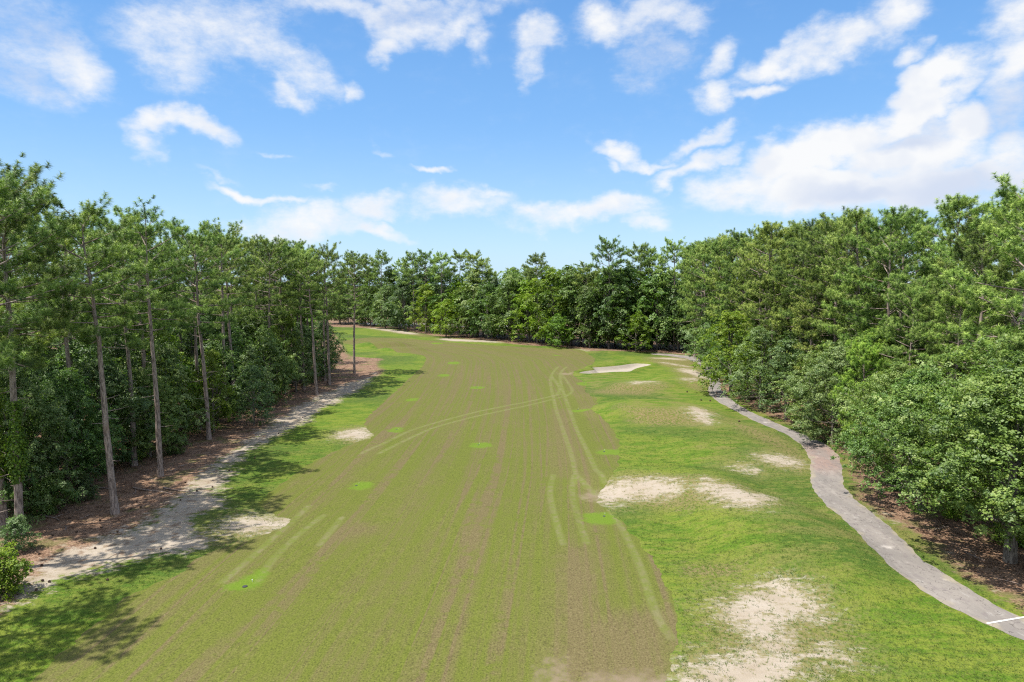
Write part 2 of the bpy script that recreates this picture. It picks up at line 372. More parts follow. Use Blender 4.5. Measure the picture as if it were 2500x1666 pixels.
DRY_PX = [[(1500,1005),(1560,994),(1640,994),(1700,1008),(1740,1040),(1690,1040),(1600,1040),(1540,1035)], [(1434,956),(1500,945),(1560,935),(1640,940),(1600,958),(1540,966),(1460,962)], [(1839,1113),(1890,1108),(1960,1130),(1960,1145),(1880,1135)],
    [(1640,895),(1690,895),(1750,940),(1720,960),(1660,935)], [(1440,1190),(1560,1155),(1750,1165),(1900,1215),(1850,1250),(1700,1240),(1560,1240)], [(1700,1480),(1860,1405),(1990,1440),(2060,1530),(2080,1660),(1640,1680),(1720,1560)],
    [(800,1063),(880,1035),(915,1070),(850,1085)], [(1560,870),(1720,875),(1720,905),(1600,890)], [(2080,1200),(2220,1290),(2330,1380),(2500,1480),(2500,1440),(2300,1310),(2150,1200)], [(1760,1010),(1900,1060),(1980,1120),(1960,1170),(1900,1100),(1800,1050)],
    [(1650,1380),(1800,1360),(1820,1400),(1700,1430)], [(480,1320),(560,1250),(740,1285),(600,1320),(520,1340)], [(900,800),(1090,825),(1000,820)]]
TRACK_PX = [[(0,1520),(0,1470),(51,1440),(78,1400),(190,1330),(299,1305),(408,1235),(440,1195),(490,1150),(551,1110),(620,1060),(690,1012),(740,985),(815,950),(878,925),(920,915),(900,915),(925,908),(905,935),(850,965),(780,1010),(700,1056),(620,1090),(580,1130),(530,1180),(545,1228),(493,1262),(476,1306),(530,1325),(442,1354),(340,1371),(238,1395),(136,1422),(85,1449)]]
STRAW = [gp([(-500,1700),(0,1500),(80,1430),(190,1360),(310,1300),(410,1240),(470,1185),(540,1120),(640,1055),(720,1005),(800,962),(880,930),(945,912),(915,885),(945,876),(880,873),(846,868),(836,840),(800,800),(800,765),(-900,765)], 1),
         np.array([at(1745,955), at(1790,972), at(1860,1008), at(1990,1060), at(2072,1120), at(2100,1222), at(2160,1255), at(2245,1310), at(2330,1385), at(2420,1440), at(2540,1520), (60, 20), (400, 20), (400, 300), (150, 300), (45, 168), at(1770,890)]),
         np.array([at(1700,868), at(1600,861), at(1440,857), at(1380,851), at(1240,839), at(1130,827), at(1050,819), at(960,802), (-64, 250), (-300, 320), (300, 320), (150, 165), (50, 160)])]

def clip(sd, name, dz, mat, attrf, sides=0.):
    """the part of the ground's own triangles where sd < 0, lifted dz"""
    V = [np.stack([GX.ravel(), GY.ravel(), GZ.ravel()], 1)]
    s = sd.ravel(); inn = s < 0
    k = inn[TRI].sum(1)
    tris = [TRI[k == 3]]
    extra, ex, cache = [], len(V[0]), {}
    def cut(a, b):
        key = (a, b) if a < b else (b, a)
        if key not in cache:
            t = s[a] / (s[a] - s[b]); extra.append(V[0][a] * (1 - t) + V[0][b] * t); cache[key] = ex + len(extra) - 1
        return cache[key]
    new = []
    for tr in TRI[(k == 1) | (k == 2)]:
        poly = []
        for i in range(3):
            a, b = int(tr[i]), int(tr[(i + 1) % 3])
            if inn[a]: poly.append(a)
            if inn[a] != inn[b]: poly.append(cut(a, b))
        for i in range(1, len(poly) - 1): new.append((poly[0], poly[i], poly[i + 1]))
    if new: tris.append(np.array(new))
    T = np.concatenate(tris); VV = np.vstack(V + ([np.array(extra)] if extra else []))
    used, inv = np.unique(T.ravel(), return_inverse=True)
    VV = VV[used] + np.array([0, 0, dz]); T = inv.reshape(-1, 3)
    me = mesh_from(name, VV, [(3, T)], mat, attrf(VV[:, 0], VV[:, 1]), True)
    return link(name, me)
def many(X, Y, polys, k=1, lim=9.):
    d = np.full(X.shape, lim)
    for p in polys: d = np.minimum(d, sdf_poly(X, Y, gp(p, k)))
    return np.clip(d, -lim, lim)
def wheel(X, Y): 
    d = np.full(X.shape, 3.)
    for p in WHEELS_PX: d = np.minimum(d, dist_line(X, Y, smooth_open(atl(p), 2)))
    return d

gx, gy = GX.ravel(), GY.ravel()
straw = np.full(gx.shape, 9.)
for p in STRAW: straw = np.minimum(straw, sdf_poly(gx, gy, p))
g_me = mesh_from('ground', np.stack([gx, gy, GZ.ravel()], 1), [(3, TRI)], M['ground'],
    dict(sand=many(gx, gy, SAND_PX), dry=many(gx, gy, DRY_PX), straw=np.clip(straw, -9, 9), track=many(gx, gy, TRACK_PX)), True)
tag(link('ground', g_me), 'bright green rough grass with bare sand and pine straw patches', 'ground', kind='structure')
def fair_attr(X, Y):
    c = np.where(Y < 60, (Y - 60) * .07, 0) - np.where(Y > 140, ((Y - 140) / 45) ** 2 * 22, 0) + np.where((Y > 60) & (Y < 140), np.sin((Y - 60) / 80 * math.pi) * 1.0, 0)
    return dict(lat=X - c, lon=Y, wheel=wheel(X, Y), green=many(X, Y, GREEN_PX, 1, 4), brown=many(X, Y, BROWN_PX, 1, 6), tan=many(X, Y, TAN_PX, 1, 6))
tag(clip(sdf_poly(GX, GY, FAIR) + .10 * np.sin(GY * 2.3 + GX) + .08 * np.sin(GX * 3.7 - GY * 1.3) + rs(3).uniform(-.10, .10, GX.shape), 'fairway', .006, M['fairway'], fair_attr), 'brown and green aerated fairway turf with wheel tracks', 'fairway', kind='structure')
psd = sdf_poly(GX, GY, PATHP) + .05 * np.sin(GY * 1.7) + .04 * np.sin(GY * 4.3 + GX * 2) + .03 * np.sin(GX * 5.1 - GY * 2.2)
tag(clip(psd, 'cart_path', .012, M['path'], lambda X, Y: dict(edge=sdf_poly(X, Y, PATHP))), 'grey cart path winding along the right wood', 'path', kind='structure')
tag(clip(sdf_poly(GX, GY, BUNKER), 'sand_bunker', .006, M['bunker'], lambda X, Y: {}), 'pale sand bunker right of the fairway', 'bunker', kind='structure')
# painted line over the path
a, b = np.array(at(2409, 1524)), np.array(at(2515, 1506))
n_ = 14; dirv = (b - a) / np.linalg.norm(b - a); per = np.array([-dirv[1], dirv[0]]) * .06
pts = [a + (b - a) * i / n_ for i in range(n_ + 1)]
V = [(p[0] + s * per[0], p[1] + s * per[1], hz(p[0], p[1]) + .03) for p in pts for s in (-1, 1)]
Fq = np.array([(2*i, 2*i+2, 2*i+3, 2*i+1) for i in range(n_)])
tag(link('path_line', mesh_from('path_line', V, [(4, Fq)], M['line'])), 'white line painted across the cart path', 'line', kind='structure')
# pale road seen through the trunks beyond the far wood
V = [(-60, 262, .05), (120, 205, .05), (120, 217, .05), (-60, 274, .05)]
tag(link('road', mesh_from('road', V, [(4, np.array([(0, 1, 2, 3)]))], M['road'])), 'pale road glimpsed between trunks beyond the far wood', 'road', kind='structure')

# ------------------------------------------------------------------ tree meshes
def tube(path, radii, sides=7):
    path = np.asarray(path, float); n = len(path)
    tan = np.gradient(path, axis=0); tan /= np.linalg.norm(tan, axis=1)[:, None] + 1e-9
    ref = np.array([0, 0, 1.]) if abs(tan[:, 2]).mean() < .7 else np.array([1., 0, 0])
    u = np.cross(tan, ref); u /= np.linalg.norm(u, axis=1)[:, None] + 1e-9
    w = np.cross(tan, u)
    a = np.linspace(0, 2 * math.pi, sides, endpoint=False)
    V = path[:, None] + np.asarray(radii)[:, None, None] * (u[:, None] * np.cos(a)[None, :, None] + w[:, None] * np.sin(a)[None, :, None])
    i = np.arange(n - 1)[:, None] * sides; j = np.arange(sides)[None]; j2 = (j + 1) % sides
    Fq = np.stack([i + j, i + j2, i + sides + j2, i + sides + j], -1).reshape(-1, 4)
    return V.reshape(-1, 3), Fq
def join(parts):
    V, Fq, o = [], [], 0
    for v, f in parts: V.append(v); Fq.append(f + o); o += len(v)
    return np.vstack(V), np.vstack(Fq)
def unit(v): return v / (np.linalg.norm(v, axis=-1, keepdims=True) + 1e-9)

def tufts(rng, C, D, size, k=14, width=.05, tint=None):
    """bottle-brush needle tufts: needles leave a short twig all round and sweep forward, fresh ones at its tip"""
    n = len(C)
    u = rng.rand(n, k)
    q = rng.randn(n, k, 3); q -= (q * D[:, None]).sum(-1, keepdims=True) * D[:, None]; q = unit(q)
    f = .25 + .95 * u ** 2
    d = unit(q * 1.0 + D[:, None] * f[..., None] + rng.randn(n, k, 3) * .18)
    b = C[:, None] + D[:, None] * (u * size[:, None] * .75)[..., None]
    ln = size[:, None] * rng.uniform(.45, .78, (n, k))
    tip = b + d * ln[..., None]; tip[..., 2] -= .22 * ln
    s = unit(np.cross(d, rng.randn(n, k, 3))) * width * rng.uniform(.8, 1.3, (n, k))[..., None]
    V = np.stack([b - s, b + s, tip], 2).reshape(-1, 3)
    Fq = np.arange(len(V)).reshape(-1, 3)
    t = np.repeat(np.clip(tint[:, None] + (u - .5) * .55 + rng.uniform(-.12, .12, (n, k)), 0, 1).ravel(), 3)
    cn = unit(q * .8 + D[:, None] * (f * .6)[..., None] + np.array([0, 0, .2]))
    return V, Fq, t, np.repeat(cn.reshape(-1, 3), 3, 0)
def pine(seed, H=24., base=.45, Rm=4.2, nl=40, r0=.25, dens=1., tsize=.54, shape='round', k=88, width=.0135, mat='needle', sway=.35, gapy=.0):
    rng = rs(seed)
    zs = np.linspace(0, 1, 14)
    sx = np.cumsum(rng.randn(14)) * sway / 4; sy = np.cumsum(rng.randn(14)) * sway / 4
    tp = np.stack([sx * zs, sy * zs, zs * H * .955], 1)
    tr = r0 * (1 - zs) ** .75 + .035; tr[0] *= 1.25
    tr_parts = [tube(tp, tr, 9)]
    at_h = lambda h: np.array([np.interp(h, tp[:, 2], tp[:, i]) for i in range(3)])
    for i in range(9):
        p0 = at_h(H * rng.uniform(.25, 1) * base); a_ = rng.uniform(0, 6.28); l_ = rng.uniform(.4, 1.9)
        dv = np.array([math.cos(a_), math.sin(a_), rng.uniform(-.25, .3)])
        tr_parts.append(tube(np.stack([p0, p0 + dv * l_ * .55 + [0, 0, -.04], p0 + dv * l_]), [.035, .024, .008], 4))
    C, D = [], []
    az = rng.uniform(0, 6.28)
    for i in range(nl):
        t = ((i + rng.uniform(0, 1)) / nl) ** .88
        if gapy and rng.rand() < gapy: continue
        az += 2.4 + rng.uniform(-.5, .5)
        if shape == 'round': prof = (.68 + .72 * t) if t < .42 else .98 * math.sqrt(max(.04, 1 - ((t - .42) / .67) ** 2))
        elif shape == 'cone': prof = 1.05 * (1 - t) ** .8 + .08
        elif shape == 'flat': prof = .45 + .6 * t if t < .7 else 1.0 * math.sqrt(max(.05, 1 - ((t - .7) / .34) ** 2))
        else: prof = .9 * math.sqrt(max(.05, 1 - (2 * t - .9) ** 2))
        L = Rm * prof * rng.uniform(.65, 1.15)
        h = H * (base + (1 - base) * .95 * t)
        el = R(-8 + 50 * t ** 1.4 + rng.uniform(-14, 14))
        if shape == 'cone': el = R(5 + 40 * t + rng.uniform(-8, 12))
        p0 = at_h(h); ca, sa = math.cos(az), math.sin(az)
        u = np.linspace(0, 1, 6)
        bend = rng.uniform(-.35, .35)
        rad = L * u; lat = bend * L * u * u * .5
        pz = np.sin(el) * L * u + .12 * L * u ** 2
        lp = p0 + np.stack([ca * rad * math.cos(el) - sa * lat, sa * rad * math.cos(el) + ca * lat, pz], 1)
        tr_parts.append(tube(lp, (.022 + .011 * L) * (1 - u * .75), 5))
        at_u = lambda q: np.array([np.interp(q, u, lp[:, j]) for j in range(3)])
        nsec = max(8, int(L * 2.6 * dens))
        for s_ in range(nsec):
            q = .34 + .66 * ((s_ + rng.rand()) / nsec) ** .8
            b = at_u(q); sl = max(rng.uniform(.5, 1.), L * rng.uniform(.15, .36) * (1.15 - .5 * q))
            a2 = az + (1 if s_ % 2 else -1) * rng.uniform(.5, 1.25)
            dv = np.array([math.cos(a2), math.sin(a2), rng.uniform(.05, .75)]); dv /= np.linalg.norm(dv)
            e = b + dv * sl
            if s_ % 2 == 0: tr_parts.append(tube(np.stack([b, (b + e) / 2 + [0, 0, .03], e]), [.02, .014, .008], 4))
            nt = max(2, int(sl / .42 * dens))
            for q2 in np.linspace(.5, 1, nt):
                C.append(b + dv * sl * q2 + rng.randn(3) * .16); D.append(dv * .6 + np.array([0, 0, .8]))
        for q in np.linspace(.75, 1, 3): C.append(at_u(q)); D.append(np.array([ca * .5, sa * .5, .8]))
    for q in range(40): C.append(at_h(H * .955) + rng.randn(3) * [.75, .75, .3] + [0, 0, .2]); D.append(np.array([0, 0, 1.]))
    C, D = np.array(C), unit(np.array(D))
    # per-twig colour: fresh growth against older needles
    fld = np.sin(C[:, 0] * 1.7 + seed) * np.sin(C[:, 1] * 1.9 + 2) * np.sin(C[:, 2] * 1.5 + 1)
    tint = np.clip(.5 + .28 * fld + rng.uniform(-.28, .28, len(C)), 0, 1)
    V, Fq, tt, cn = tufts(rng, C, D, tsize * rng.uniform(.75, 1.25, len(C)), k, width, tint)
    tv, tf = join(tr_parts)
    return dict(trunk=mesh_from('pine_trunk', tv, [(4, tf)], M['bark'], None, True), crown=mesh_from('pine_crown', V, [(3, Fq)], M[mat], dict(tint=tt, cn=cn)), H=float(V[:, 2].max()) - .1, n=len(C))
def leaf_quads(rng, C, Nrm, size, tint):
    n = len(C)
    a = unit(np.cross(Nrm, rng.randn(n, 3))); b = np.cross(Nrm, a)
    l = (size * rng.uniform(.7, 1.25, n))[:, None]
    dz = np.array([0, 0, -1.]) * l * .12
    V = np.stack([C - a * l * .5, C + b * l * .36 + Nrm * l * .06, C + a * l * .5 + dz, C - b * l * .36 + Nrm * l * .06], 1).reshape(-1, 3)
    return V, np.arange(4 * n).reshape(-1, 4), np.repeat(tint, 4)
def broadleaf(seed, H=11., Rm=4.2, base=.12, nc=60, nleaf=14000, leaf=.2, r0=.2, mat='leaf', top=.5, rc=.26, bark='bark_dark', lowfill=True):
    rng = rs(seed)
    ph = rng.uniform(0, 6.28, 6)
    cl, rr = [], []
    for i in range(nc):
        t = (i + rng.rand()) / nc
        prof = (math.sin(math.pi * min(1, (t * (1 - .0) + .06)) ** (.62 + top * .3)) ) ** .6 if t < .97 else .25
        az = i * 2.4 + rng.uniform(-.5, .5)
        wob = rng.uniform(.85, 1.2) + .20 * math.sin(az * 2 + ph[0] + t * 3) + .14 * math.sin(az * 3 + ph[1] - t * 5)
        q = rng.uniform(.35, 1.12) ** .7
        rad = Rm * prof * wob * q * .86
        cl.append((rad * math.cos(az), rad * math.sin(az), H * (base + (1 - base) * .93 * t)))
        rr.append(Rm * rc * rng.uniform(.5, 1.5))
    cl, rr = np.array(cl), np.array(rr)
    w = rr ** 2 / (rr ** 2).sum(); nsp = nleaf // 30; ci = rng.choice(nc, nsp, p=w)
    d = unit(rng.randn(nsp, 3)); d[:, 2] = np.where(d[:, 2] < -.25, d[:, 2] * rng.choice([1, -1], nsp), d[:, 2])
    shell = np.where(rng.rand(nsp) < .85, rng.uniform(.65, 1.15, nsp), rng.uniform(.1, .65, nsp))
    S = cl[ci] + d * (rr[ci] * shell)[:, None] * np.array([1, 1, .8])
    sn = unit(d * .6 + np.array([0, 0, .8]) + rng.randn(nsp, 3) * .3)
    sa = unit(np.cross(sn, rng.randn(nsp, 3))); sb = np.cross(sn, sa)
    sr = leaf * rng.uniform(1.2, 3.0, nsp); st_ = rng.uniform(.15, .85, nc)[ci] * .5 + rng.uniform(0, 1, nsp) * .5
    si = np.repeat(np.arange(nsp), 30); n = len(si)
    ra, th = np.sqrt(rng.rand(n)), rng.uniform(0, 6.283, n)
    rad_ = (ra * sr[si])[:, None]
    C = S[si] + sa[si] * rad_ * np.cos(th)[:, None] * 1.3 + sb[si] * rad_ * np.sin(th)[:, None] * .8 + sn[si] * (rng.randn(n) * .05)[:, None]
    C[:, 2] -= .35 * rad_[:, 0] * ra
    keep = C[:, 2] > .12; C, si = C[keep], si[keep]; n = len(C); d = unit(d * .7 + sn * .5)[si]
    Nrm = unit(sn[si] + rng.randn(n, 3) * .42)
    tint = np.clip(st_[si] + rng.uniform(-.2, .2, n), 0, 1)
    V, Fq, tt = leaf_quads(rng, C, Nrm, leaf * rng.uniform(.6, 1.3, n), tint)
    zs = np.linspace(0, 1, 8); swx, swy = np.cumsum(rng.randn(8)) * .12, np.cumsum(rng.randn(8)) * .12
    tp = np.stack([swx * zs, swy * zs, zs * H * .8], 1)
    parts = [tube(tp, r0 * (1 - zs * .85), 9)]
    for i in rng.choice(nc, min(nc, 22), replace=False):
        e = cl[i]; s0 = np.array([np.interp(e[2] * .6, tp[:, 2], tp[:, j]) for j in range(3)])
        mid = s0 * .45 + e * .55 + np.array([0, 0, -.12 * np.linalg.norm(e - s0)])
        parts.append(tube(np.stack([s0, mid, e]), [r0 * .35, r0 * .22, .02], 5))
    tv, tf = join(parts)
    return dict(trunk=mesh_from('trunk', tv, [(4, tf)], M[bark], None, True), crown=mesh_from('crown', V, [(4, Fq)], M[mat], dict(tint=tt, cn=np.repeat(unit(d * .9 + np.array([0, 0, .2])), 4, 0))), H=float(V[:, 2].max()) - .2, n=n)
def vine_mesh(seed, z0, z1, r, n):
    rng = rs(seed); z = rng.uniform(z0, z1, n); a = rng.uniform(0, 6.28, n)
    ra = r + .28 * np.abs(rng.randn(n)) * (.6 + .4 * np.sin(z * 1.3))
    C = np.stack([ra * np.cos(a), ra * np.sin(a), z], 1)
    Nrm = unit(np.stack([np.cos(a), np.sin(a), np.full(n, .5)], 1) + rng.randn(n, 3) * .4)
    V, Fq, tt = leaf_quads(rng, C, Nrm, np.full(n, .2), rng.uniform(.1, .9, n))
    return mesh_from('vine', V, [(4, Fq)], M['leaf_bright'], dict(tint=tt, cn=np.repeat(Nrm, 4, 0)))

PT = [pine(11, 25, .50, 4.8, 30), pine(12, 24, .55, 4.4, 27, gapy=.1), pine(13, 25, .48, 5.0, 33), pine(14, 24, .52, 4.2, 28, sway=.6), pine(15, 25, .58, 4.6, 27, gapy=.08)]
PD = [pine(21, 24, .26, 4.8, 48, dens=1.15), pine(22, 24, .30, 5.1, 46, dens=1.15), pine(23, 24, .22, 4.5, 50, gapy=.08, dens=1.15), pine(24, 24, .32, 5.2, 46, shape='oval', dens=1.15)]
PF = [pine(31, 27, .70, 4.3, 26, dens=1.15, tsize=.66, width=.022, k=56, gapy=.08), pine(32, 27, .79, 3.4, 16, dens=1.2, tsize=.66, width=.022, k=56, sway=.9, gapy=.1), pine(33, 27, .58, 4.8, 34, dens=1.1, tsize=.66, width=.022, k=56, gapy=.1)]
PY = [pine(41, 11, .12, 2.6, 40, r0=.11, shape='cone', mat='needle_fresh', tsize=.42), pine(42, 13, .2, 2.8, 40, r0=.12, shape='oval', mat='needle_fresh', tsize=.42)]
BL = [broadleaf(51, 11, 4.2, .10, 60, 18000, .19), broadleaf(52, 12, 3.8, .14, 56, 17000, .18, mat='leaf_grey'), broadleaf(53, 10, 4.6, .08, 60, 18000, .19, mat='leaf'), broadleaf(54, 13, 4.0, .10, 60, 18000, .19, mat='leaf_bright'), broadleaf(55, 11, 4.4, .12, 54, 17000, .18, mat='leaf_grey')]
BN = [broadleaf(61, 13, 6.4, .26, 84, 72000, .145, r0=.33, rc=.21), broadleaf(62, 12, 5.6, .16, 74, 58000, .145, r0=.26, mat='leaf', rc=.22), broadleaf(63, 12.5, 5.2, .06, 74, 56000, .14, mat='leaf_grey', rc=.22)]
BF = [broadleaf(71, 17, 6.6, .08, 56, 12000, .36, r0=.3, rc=.24), broadleaf(72, 18, 6.2, .10, 58, 12000, .36, r0=.3, mat='leaf', rc=.24), broadleaf(73, 17, 7.2, .10, 60, 12500, .36, r0=.32, top=.8, rc=.23), broadleaf(74, 11, 5.0, .08, 40, 10000, .28, mat='leaf_bright'), broadleaf(75, 18, 6.2, .10, 56, 14000, .33, r0=.3, mat='leaf_bright', rc=.24), broadleaf(76, 16, 5.6, .12, 50, 13000, .33, r0=.3, mat='leaf_grey', rc=.25)]
SH = [broadleaf(81, 2.2, 1.5, .02, 24, 9000, .11, r0=.04, mat='leaf_bright', rc=.4), broadleaf(82, 2.6, 1.7, .02, 24, 9000, .11, r0=.04, mat='leaf', rc=.38), broadleaf(83, 3.6, 1.6, .02, 26, 9000, .12, r0=.05, mat='leaf_grey', rc=.36)]
VINE = [vine_mesh(1, 4.2, 11, .24, 2600), vine_mesh(2, 3.9, 9.8, .24, 2600), vine_mesh(3, 8, 22, .3, 3000)]

TREES = []
rng = random.Random(7)
def plant(kind, proto, x, y, H, label, group=None, rz=None, lean=(0, 0), vine=None, cat='tree', wide=1.0):
    s = H / proto['H']
    o = empty(kind, (x, y, hz(x, y) - .06), (R(lean[1]), R(lean[0]), 0), s)
    o.scale = (s * wide, s * wide, s)
    o.rotation_mode = 'ZYX' if False else 'XYZ'
    rz = rng.uniform(0, 6.28) if rz is None else rz
    for part in ('trunk', 'crown'):
        c = link(part, proto[part], o); c.rotation_euler = (0, 0, rz)
    if vine is not None: link('vine', VINE[vine], o)
    tag(o, label, cat, group); TREES.append(o)
    return o
def plantpx(kind, proto, u, v, H, label, **kw):
    x, y = at(u, v); return plant(kind, proto, x, y, H, label, **kw)

ORD = 'first second third fourth fifth sixth seventh eighth ninth tenth eleventh twelfth thirteenth fourteenth fifteenth sixteenth seventeenth eighteenth nineteenth twentieth twenty-first twenty-second twenty-third twenty-fourth twenty-fifth twenty-sixth twenty-seventh twenty-eighth twenty-ninth thirtieth'.split()
def auto(objs, tmpl):
    objs = sorted(objs, key=lambda o: project(o.location.x, o.location.y, o.location.z + 8)[0])
    for i, o in enumerate(objs): o['label'] = tmpl % ORD[i]
J = lambda a: rng.uniform(-a, a)

# ------------------------------------------------------------------ left wood
GP, GL_ = 'pines of the left wood', 'leafy trees of the left wood'
plantpx('pine_tree', PT[2], 10, 1296, 25.0, 'vine-wrapped pine trunk cut by the left edge of the photo', group=GP, vine=0, lean=(0, 0))
plantpx('pine_tree', PT[0], 47, 1307, 25.8, 'tallest pine on the left, big open crown, vines on its lower trunk', group=GP, vine=1, lean=(2.0, 0))
plantpx('pine_tree', PT[1], 281, 1254, 24.3, 'pine with a long bare leaning trunk standing alone on the straw', group=GP, lean=(-3.2, 0))
plantpx('pine_tree', PT[4], 391, 1163, 24.5, 'straight pale pine trunk on the straw behind the leaning one', group=GP, lean=(.3, 0))
plantpx('pine_tree', PT[2], 510, 1073, 24.2, 'pine beside the drooping bright leafy tree, trunk bare to midheight', group=GP, lean=(-1, 0))
plantpx('pine_tree', PT[3], 366, 1012, 24.5, 'dark pine trunk standing just inside the shade of the left wood', group=GP, lean=(-2, 0))
plantpx('pine_tree', PT[3], 741, 951, 23.0, 'pine with bare trunk left of the slender leaning one', group=GP)
plantpx('pine_tree', PT[1], 773, 964, 22.5, 'slender pine leaning left nearest the sandy track', group=GP, lean=(-2.6, 0))
plantpx('pine_tree', PT[0], 804, 941, 24.0, 'thick double-looking pine trunk near the end of the left wood', group=GP)
plantpx('pine_tree', PT[4], 793, 930, 23.0, 'pine trunk close behind the thick trunk near the wood end', group=GP)
plantpx('pine_tree', PT[2], 865, 913, 23.0, 'dark lone pine standing last at the end of the left wood', group=GP, lean=(.6, 0))
plantpx('pine_tree', PT[1], 756, 925, 22.0, 'thin shaded pine trunk between two paler trunks near the wood end', group=GP)
plantpx('pine_tree', PY[1], 696, 962, 12.5, 'thin young pine with sparse low boughs at the track edge', group=GP)
plantpx('pine_tree', PY[0], 470, 960, 13, 'young pine with fresh green needles among the front trunks', group=GP)
plantpx('pine_tree', PY[1], 742, 905, 12, 'young fresh green pine behind the bare trunks near the wood end', group=GP)
r2 = [plant('pine_tree', PT[i % 5], -36.5 + J(1.6), 50 + i * 7 + J(1.8), 24 + J(1.5), '', GP, lean=(J(2), J(2))) for i in range(11)]
auto(r2, 'tall pine of the left wood\'s second row, %s from the left edge')
r3 = [plant('pine_tree', PT[(i * 2 + 1) % 5], -43.5 + J(2), 58 + i * 9 + J(2.5), 24 + J(1.6), 'tall pine deep in the left wood, mostly hidden behind nearer pines', GP, lean=(J(2), J(2))) for i in range(10)]
r4 = [plant('pine_tree', PT[(i * 3 + 2) % 5], -54 + J(3), 76 + i * 12 + J(2), 24 + J(1.5), 'tall pine deep in the left wood, mostly hidden behind nearer pines', GP, lean=(J(2), J(2))) for i in range(7)]
ro = [plant('pine_tree', PT[i % 5], x, y, h, 'pine just outside the left edge whose shadow lies %s' % l, GP) for i, (x, y, h, l) in enumerate([(-31.5, 40, 25, 'on the grass below the sandy track'), (-31.5, 30.5, 24.5, 'across the bottom left corner')])]
# the leafy understorey
spots = [(-39.0,45.5,10,'N1'),(-37.5,50,12,'N2'),(-36,55,10.5,'N1'),(-37.5,60.5,11.5,'N2'),(-35.8,66,9,'N1'),(-36.5,71.5,11,'B4'),(-34.2,76,9.5,'B3'),(-35.5,81.5,10.5,'B0'),(-34,87,9,'B1'),(-33.6,92.5,10,'B2'),(-34.6,98,11,'B0'),(-33.8,104,10,'B4'),(-34.5,110,10.5,'B1'),(-34,116.5,9.5,'B2'),(-33.8,122.5,10,'B0'),(-35.5,128,10.5,'B1')]
pick = {'N0': BN[0], 'N1': BN[1], 'N2': BN[2]}; pick.update({'B%d' % i: b for i, b in enumerate(BL)})
r = [plant('broadleaf_tree', pick[k], x + J(.5), y + J(.8), h, '', GL_, wide=.9) for x, y, h, k in spots]
auto(r, 'leafy understorey tree along the left wood\'s front, %s from the left edge')
x_, y_ = at(452, 1075)
plant('broadleaf_tree', BL[3], x_ - .8, y_ + 1.5, 8.2, 'drooping bright green leafy tree between two bare pine trunks', GL_, wide=.85)
plantpx('broadleaf_tree', BL[4], 620, 1040, 7.5, 'low dark leafy tree with a bare stem at the straw edge', group=GL_)
for i in range(13):
    plant('broadleaf_tree', (BN[1:] + BL)[i % 7], -42 + J(1.5), 52 + i * 6.2 + J(1.5), 12.5 + J(1.5), 'leafy tree in the shade deep inside the left wood', GL_)
for i in range(11):
    plant('broadleaf_tree', BL[i % 5], -50 + J(2), 64 + i * 8 + J(2), 15 + J(1.5), 'leafy tree in the shade deep inside the left wood', GL_, wide=1.2)
for i in range(16):
    plant('broadleaf_tree', BF[i % 3], -66 - (i % 2) * 9 + J(3), 78 + i * 10 + J(3), 16.5 + J(1.5), 'leafy tree in the shade deep inside the left wood', GL_)
plantpx('shrub', SH[0], 2, 1452, 2.7, 'bright leafy bush at the left edge beside the sandy track', cat='shrub')
plantpx('shrub', SH[2], 42, 1345, 2.3, 'dark bush at the foot of the vine-covered trunks', cat='shrub')
for i, (u, v, h, l) in enumerate([(130, 1250, 2.8, 'low shady shrub left of the leaning pine'), (205, 1222, 2.2, 'small shrub under the trees behind the leaning pine'), (330, 1120, 2.2, 'shrub in the shade left of the straight pale trunk'),
        (430, 1110, 2.0, 'shrub right of the straight pale trunk'), (760, 935, 1.6, 'small shrub at the foot of the thin shaded trunk')]):
    plantpx('shrub', SH[(i + 1) % 3], u, v, h, l, cat='shrub', group='shrubs under the left wood')

# ------------------------------------------------------------------ right wood
GRP, GRL = 'pines of the right wood', 'leafy trees of the right wood'
x_, y_ = at(2466, 1372)
plant('broadleaf_tree', BN[0], x_, y_, 13.2, 'big leafy tree nearest on the right, pale trunk on the straw', GRL, rz=1.0, wide=1.22)
plant('broadleaf_tree', BN[1], 31.0, 50.5, 11.0, 'dense leafy tree behind the nearest big one, boughs over the straw', GRL, rz=2.0)
plant('broadleaf_tree', BN[2], 36.5, 39.0, 12.5, 'leafy tree at the right edge beside the nearest big tree', GRL)
plant('broadleaf_tree', BN[0], 37.0, 47.0, 15.5, 'leafy tree behind the two nearest crowns at the right edge', GRL)
plant('broadleaf_tree', BN[1], 33.4, 58.0, 10.5, 'leafy tree by the bend of the path, crown down to the straw', GRL)
plant('pine_tree', PY[1], 33.0, 63.5, 12, 'young blue-green pine leaning over the bend of the cart path', GRP)
plant('pine_tree', PD[2], 36.5, 55.5, 16.5, 'shorter full pine rising behind the second leafy tree on the right', GRP)
plant('pine_tree', PY[0], 36.8, 67.5, 13, 'young fresh green pine behind the path bend', GRP)
plant('broadleaf_tree', BN[2], 33.9, 71.0, 11, 'grey-green leafy tree right of the shaded path', GRL)
plant('broadleaf_tree', BL[0], 34.4, 77.0, 9.5, 'dark round leafy tree right of the shaded path', GRL)
plant('broadleaf_tree', BL[1], 34.0, 83.5, 10.5, 'grey leafy tree overhanging the shaded stretch of path', GRL)
plant('broadleaf_tree', BL[4], 33.4, 91.0, 11.5, 'tall grey-green leafy tree beside the far shaded path', GRL)
plant('broadleaf_tree', BL[3], 34.0, 97.5, 8.5, 'low yellow-green leafy tree beside the far path', GRL)
plant('broadleaf_tree', BL[3], 33.2, 102.5, 12.8, 'bright green tree whose boughs hang down over the cart path', GRL, rz=.5, wide=1.3)
plant('broadleaf_tree', BL[2], 38.5, 113.0, 12, 'dark leafy tree behind the bright overhanging one', GRL)
